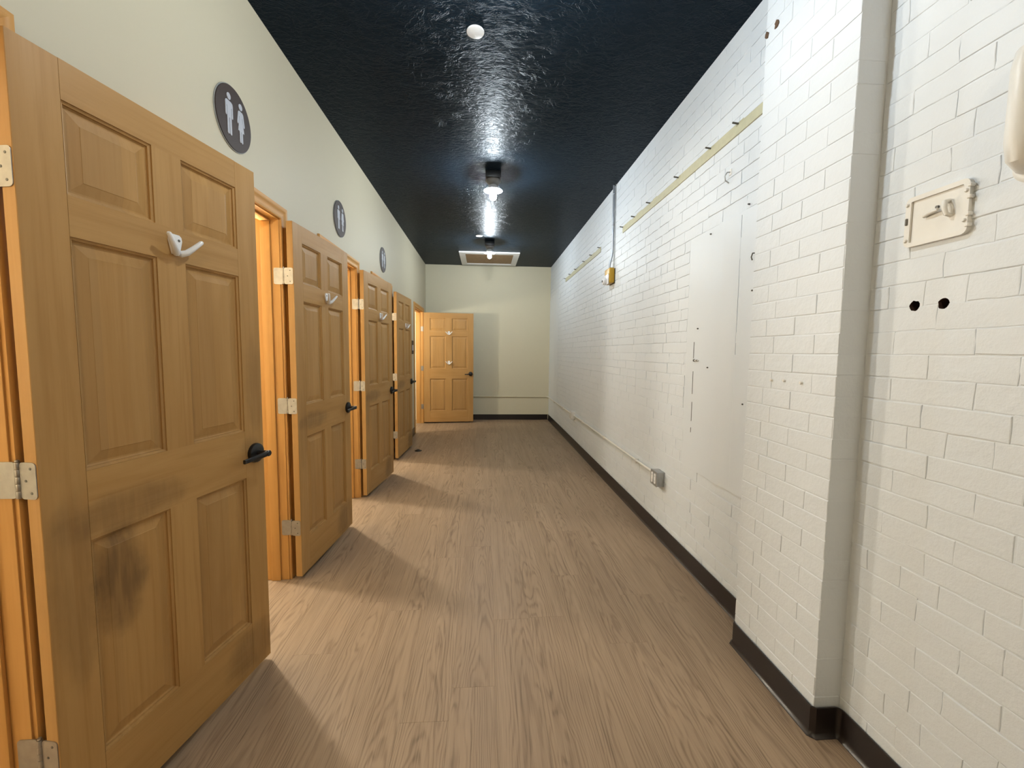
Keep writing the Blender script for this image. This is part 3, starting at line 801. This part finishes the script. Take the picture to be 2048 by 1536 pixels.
bm = bmesh.new(); tube(bm, [(.002, 0, .02), (-.020, 0, .018), (-.030, .004, .0), (-.024, .006, -.022), (-.006, .004, -.034)], .0032, 10); obj('wire', bm, M_GALV, t, True)
obj('plate', box((-.005, -.010, .004), (.002, .010, .036), .002, 1), M_PAINTMETAL, t)
bm = bmesh.new(); tube(bm, [(.004, 0, .016), (-.012, 0, .014), (-.016, .002, -.004), (-.010, .003, -.018)], .0032, 8)
o = obj('bent_nail', bm, M_STEEL, None, True); o.location = (R-.007, 1.952, 1.815); tag(o, 'bent dark nail next to the pilaster edge', 'nail')
for (y, z, lab) in ((1.716, 2.677, 'rusty chipped hole high on the pilaster, the one nearer its corner'), (1.775, 2.674, 'rusty chipped hole high on the pilaster, the one nearer the peg rail')):
    bm = bmesh.new()
    rg = random.Random(int(y*1000)); pts = [(.012*(1+rg.uniform(-.35, .35))*math.cos(2*PI*k/9), .014*(1+rg.uniform(-.35, .35))*math.sin(2*PI*k/9)) for k in range(9)]
    prism(bm, pts, lambda a, b, d: (d, a, b), -.0045, .002)
    o = obj('rust_chip', bm, M_RUST, None); o.location = (XP, y, z); tag(o, lab, 'chip', 'rust chips on the pilaster')

# iron hatch on the near wall
t = empty('iron_hatch', (XN, 1.122, 1.742)); tag(t, 'small painted iron clean-out hatch with latch on the brick wall', 'hatch')
def ring_prism(o_, i_, fn, d0, d1):
    bm = bmesh.new(); n = len(o_)
    A = [[bm.verts.new(fn(a, b, d)) for a, b in p] for p in (o_, i_) for d in (d0, d1)]
    o0, o1, i0, i1 = A
    for k in range(n):
        q = (k+1) % n
        bm.faces.new((o0[k], o0[q], o1[q], o1[k])); bm.faces.new((i0[k], i1[k], i1[q], i0[q]))
        bm.faces.new((o1[k], o1[q], i1[q], i1[k])); bm.faces.new((o0[k], i0[k], i0[q], o0[q]))
    return bm
fx = lambda a, b, d: (-d, a, b)
oo = rrect(.166, .144, .016, 5); ii = rrect(.136, .118, .003, 5)
obj('frame', ring_prism(oo, ii, fx, -.004, .013), M_PAINTMETAL, t, True)
dr = obj('hatch_door', box((-.007, -.068, -.059), (.004, .068, .059), .001, 1), M_PAINTMETAL, t)
bm = bmesh.new(); tube(bm, [(-.012, .030, .006), (-.016, .012, .010), (-.018, -.012, .012)], [.005, .0055, .0045], 10); obj('latch_bar', bm, M_PAINTMETAL, dr, True)
bm = bmesh.new(); tube(bm, [(-.004, -.028, .030), (-.020, -.030, .026), (-.024, -.034, .008), (-.020, -.036, -.008), (-.004, -.036, -.012)], [.006, .0065, .006, .006, .005], 10); obj('latch_keeper', bm, M_PAINTMETAL, dr, True)
bm = bmesh.new(); lathe(bm, [(0, -.012), (.004, -.0115), (.005, -.006)], (0, -.002, .022), 12, 'X'); obj('pivot', bm, M_STEEL, dr, True)
for a, b in ((.0775, .052), (.0765, -.052), (-.0755, .040), (-.0755, -.036)):
    bm = bmesh.new(); lathe(bm, [(0, -.0185), (.0035, -.018), (.0055, -.0135), (.0055, -.012)], (0, a, b), 12, 'X'); obj('bolt', bm, M_PAINTMETAL, t, True)
bm = bmesh.new(); bx(bm, (-.017, .074, -.006), (-.012, .0815, .014), .002, 1); obj('strike', bm, M_STEEL, t)
for b in (.052, .022, -.022, -.050):
    obj('hinge_lug', box((-.016, -.088, b-.005), (-.002, -.078, b+.005), .002, 1), M_PAINTMETAL, t)
# thick painted pipe at the near end of the wall
t = empty('wall_pipe', (XN, .917, 1.915)); tag(t, 'thick white painted pipe elbow bracketed to the near brick wall', 'pipe')
bm = bmesh.new(); tube(bm, [(.01, 0, .135), (-.020, 0, .133), (-.042, -.002, .118), (-.050, -.003, .085), (-.050, -.003, -.075), (-.042, -.002, -.105), (-.020, 0, -.118), (.01, 0, -.120)], .027, 16); obj('pipe', bm, M_PAINTMETAL, t, True)
bm = bmesh.new(); lathe(bm, [(.040, .004), (.040, -.008), (.033, -.013), (.028, -.013)], (0, 0, -.120), 24, 'X'); obj('flange', bm, M_PAINTMETAL, t, True)
bm = bmesh.new(); lathe(bm, [(.040, .004), (.040, -.008), (.033, -.013), (.028, -.013)], (0, 0, .135), 24, 'X'); obj('flange', bm, M_PAINTMETAL, t, True)

# two drilled holes through the paint of the near wall, cut into the bricks themselves
dg = None
bpy.context.view_layer.update()
for (y, z) in ((1.168, 1.496), (1.089, 1.495)):
    bm = bmesh.new(); rg = random.Random(int(y*999))
    pts = [(.0152*(1+rg.uniform(-.10, .10))*math.cos(2*PI*k/14), .0152*(1+rg.uniform(-.10, .10))*math.sin(2*PI*k/14)) for k in range(14)]
    prism(bm, pts, lambda a, b, d: (XN+d, y+a, z+b), -.03, .075)
    cut = obj('cutter', bm, M_HOLE)
    bpy.context.view_layer.update()
    for o in [wn] + [c for c in wn.children if c.name.startswith('brick') and c.get('kind') != 'stuff']:
        if o is not wn:
            if abs(o.location.z - z) > CH*.5+.02 or abs(o.location.y - y) > .11+.02: continue
            o.data = o.data.copy()
        md = o.modifiers.new('hole', 'BOOLEAN'); md.object = cut; md.operation = 'DIFFERENCE'; md.solver = 'EXACT'
        try: md.material_mode = 'TRANSFER'
        except Exception: pass
        dg = bpy.context.evaluated_depsgraph_get()
        me = bpy.data.meshes.new_from_object(o.evaluated_get(dg)); o.modifiers.clear(); o.data = me
    bpy.data.objects.remove(cut)

# ------------------------------------------------------------------ floor item and washroom sconces
bm = bmesh.new(); lathe(bm, [(0, .0), (.046, .0), (.047, .004), (.040, .009), (.018, .012), (.014, .020), (0, .022)], n=24)
o = obj('floor_stop', bm, M_BLACK, None, True); o.location = (-.885, 5.64, .0); tag(o, 'small black floor stop on the planks beyond the fourth door', 'door stop')
for i, (j, (a, b)) in enumerate(zip(JAMB, parts_y[1:])):
    if i < 4: px, py, side = -1.70, a-.11, 1
    else: px, py, side = -1.95, 6.52+.17, -1
    t = empty('vanity_sconce', (px, py, 1.92)); tag(t, 'warm glowing globe sconce inside the washroom behind the ' + ORD[i] + ' doorway', 'wall light', 'washroom sconces')
    yw = (a - py) if side == 1 else (6.52 - py)
    bm = bmesh.new(); lathe(bm, [(0, yw), (.05, yw), (.05, yw-side*.012), (.02, yw-side*.02), (.012, yw-side*.03), (.012, side*.03)], (0, 0, 0), 20, 'Y'); obj('bracket', bm, M_NICKEL, t, True)
    bm = bmesh.new(); bmesh.ops.create_uvsphere(bm, u_segments=20, v_segments=12, radius=.042); obj('globe', bm, M_SCONCE, t, True)
    lamp(t, (0, 0, 0), BATH_W*(.6 if i == 4 else 1), BATH_COL, .045)
